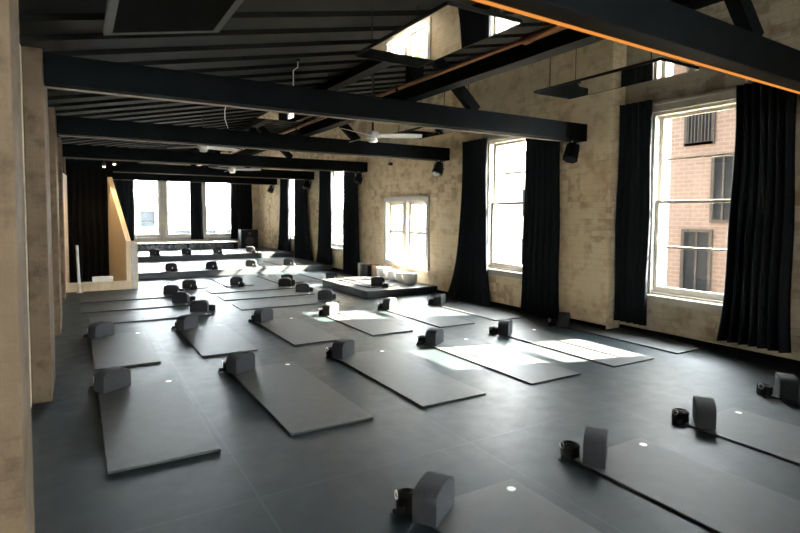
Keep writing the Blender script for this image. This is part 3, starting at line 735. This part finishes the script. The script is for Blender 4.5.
far_building('low_terrace', 'low pale building outside the middle and right far windows', 6.0, 16, 46, 56, 1.6, 'pale_render', [(6.6 + 2 * k, 7.8 + 2 * k, -.9, .3) for k in range(5)], 'y', 'slate')
def tree(label, x, y, h, r, seed):
    rnd = random.Random(seed); root = empty('street_tree', (x, y, -3.999))
    t = MB(); t.tube([(0, 0, 0), (.05, 0, h * .3), (0, .06, h * .6), (.05, 0, h * .85)], .12, 8)
    for k in range(6):
        a = rnd.uniform(0, 6.28); z = h * rnd.uniform(.45, .7); t.tube([(0, 0, z), (r * .4 * math.cos(a), r * .4 * math.sin(a), z + r * .3), (r * .7 * math.cos(a), r * .7 * math.sin(a), z + r * .55)], .04, 6)
    t.obj('trunk', 'bark', root, True)
    f = MB()
    for k in range(2600):
        d = Vector((rnd.gauss(0, 1), rnd.gauss(0, 1), rnd.gauss(0, 1))).normalized() * (rnd.random() ** .35) * r
        c = Vector((d.x, d.y, h * .78 + d.z * .95)); s = rnd.uniform(.07, .16)
        u = Vector((rnd.gauss(0, 1), rnd.gauss(0, 1), rnd.gauss(0, 1))).normalized(); w = u.orthogonal().normalized()
        f.bm.faces.new([f.bm.verts.new(c + q) for q in (u * s, w * s * .5, -u * s, -w * s * .5)])
    f.obj('foliage', 'leaf', root)
    tag(root, label, 'tree', 'street trees')
tree('green tree outside the low double window', 11.6, 18.6, 4.6, 1.7, 1)
tree('green tree outside the tall window beyond the low double window', 11.8, 23.4, 5.4, 1.9, 2)
tree('green tree outside the furthest window of the right wall', 12.0, 28.5, 5.0, 1.9, 3)

# ------------------------------------------------------------------ light
w = bpy.data.worlds.new('sky'); sc.world = w; w.use_nodes = True; nt = w.node_tree; nt.nodes.clear()
out = nt.nodes.new('ShaderNodeOutputWorld'); bg = nt.nodes.new('ShaderNodeBackground'); nt.links.new(bg.outputs[0], out.inputs[0])
bg.inputs[0].default_value = (.90, .95, 1.0, 1)
# daylight sky: bright on the sun's side and towards the open street, dimmer on the opposite side
tc = nt.nodes.new('ShaderNodeTexCoord'); dt = N(nt, 'ShaderNodeVectorMath', _operation='DOT_PRODUCT')
nt.links.new(tc.outputs['Generated'], dt.inputs[0]); dt.inputs[1].default_value = Vector((.97, .12, .0)).normalized()
mr = N(nt, 'ShaderNodeMapRange', From__Min=-.35, From__Max=.40, To__Min=.08, To__Max=1.8); mr.interpolation_type = 'SMOOTHSTEP'
nt.links.new(dt.outputs['Value'], mr.inputs['Value']); nt.links.new(mr.outputs[0], bg.inputs[1])
sun = bpy.data.lights.new('sun', 'SUN'); sun.energy = 4.5; sun.color = (1, .86, .70); sun.angle = .009
so = bpy.data.objects.new('sun', sun); COL.objects.link(so); so.location = (12, -2, 9)
so.rotation_euler = Vector((-1, .28, -.80)).to_track_quat('-Z', 'Y').to_euler()

# ------------------------------------------------------------------ camera
f_px, yaw, pitch, roll, cy0 = 542.7, .537, .054, .006, -22.5
cyw, syw, cp, s_p = math.cos(yaw), math.sin(yaw), math.cos(pitch), math.sin(pitch)
fw = Vector((syw * cp, cyw * cp, -s_p)); rt = Vector((cyw, -syw, 0)); up = rt.cross(fw)
cr, sr = math.cos(roll), math.sin(roll)
rt, up = rt * cr + up * sr, up * cr - rt * sr
cam = bpy.data.cameras.new('camera'); co = bpy.data.objects.new('camera', cam); COL.objects.link(co)
co.matrix_world = Matrix(((rt.x, up.x, -fw.x, 0), (rt.y, up.y, -fw.y, 0), (rt.z, up.z, -fw.z, 1.62), (0, 0, 0, 1)))
cam.sensor_fit = 'HORIZONTAL'; cam.sensor_width = 36; cam.lens = f_px / 800 * 36
cam.shift_y = cy0 / 800; cam.clip_start = .05; cam.clip_end = 300
cam.dof.use_dof = True; cam.dof.focus_distance = 7.5; cam.dof.aperture_fstop = 2.0
sc.camera = co

sc.view_settings.view_transform = 'Standard'; sc.view_settings.look = 'None'; sc.view_settings.gamma = 1; sc.view_settings.use_curve_mapping = False
sc.view_settings.exposure = 6.22
cy = sc.cycles
cy.use_denoising = True
try: cy.denoiser = 'OPENIMAGEDENOISE'
except Exception: pass
cy.max_bounces = 10; cy.diffuse_bounces = 6; cy.glossy_bounces = 5; cy.transparent_max_bounces = 12
cy.sample_clamp_indirect = 6; cy.caustics_reflective = False; cy.caustics_refractive = False
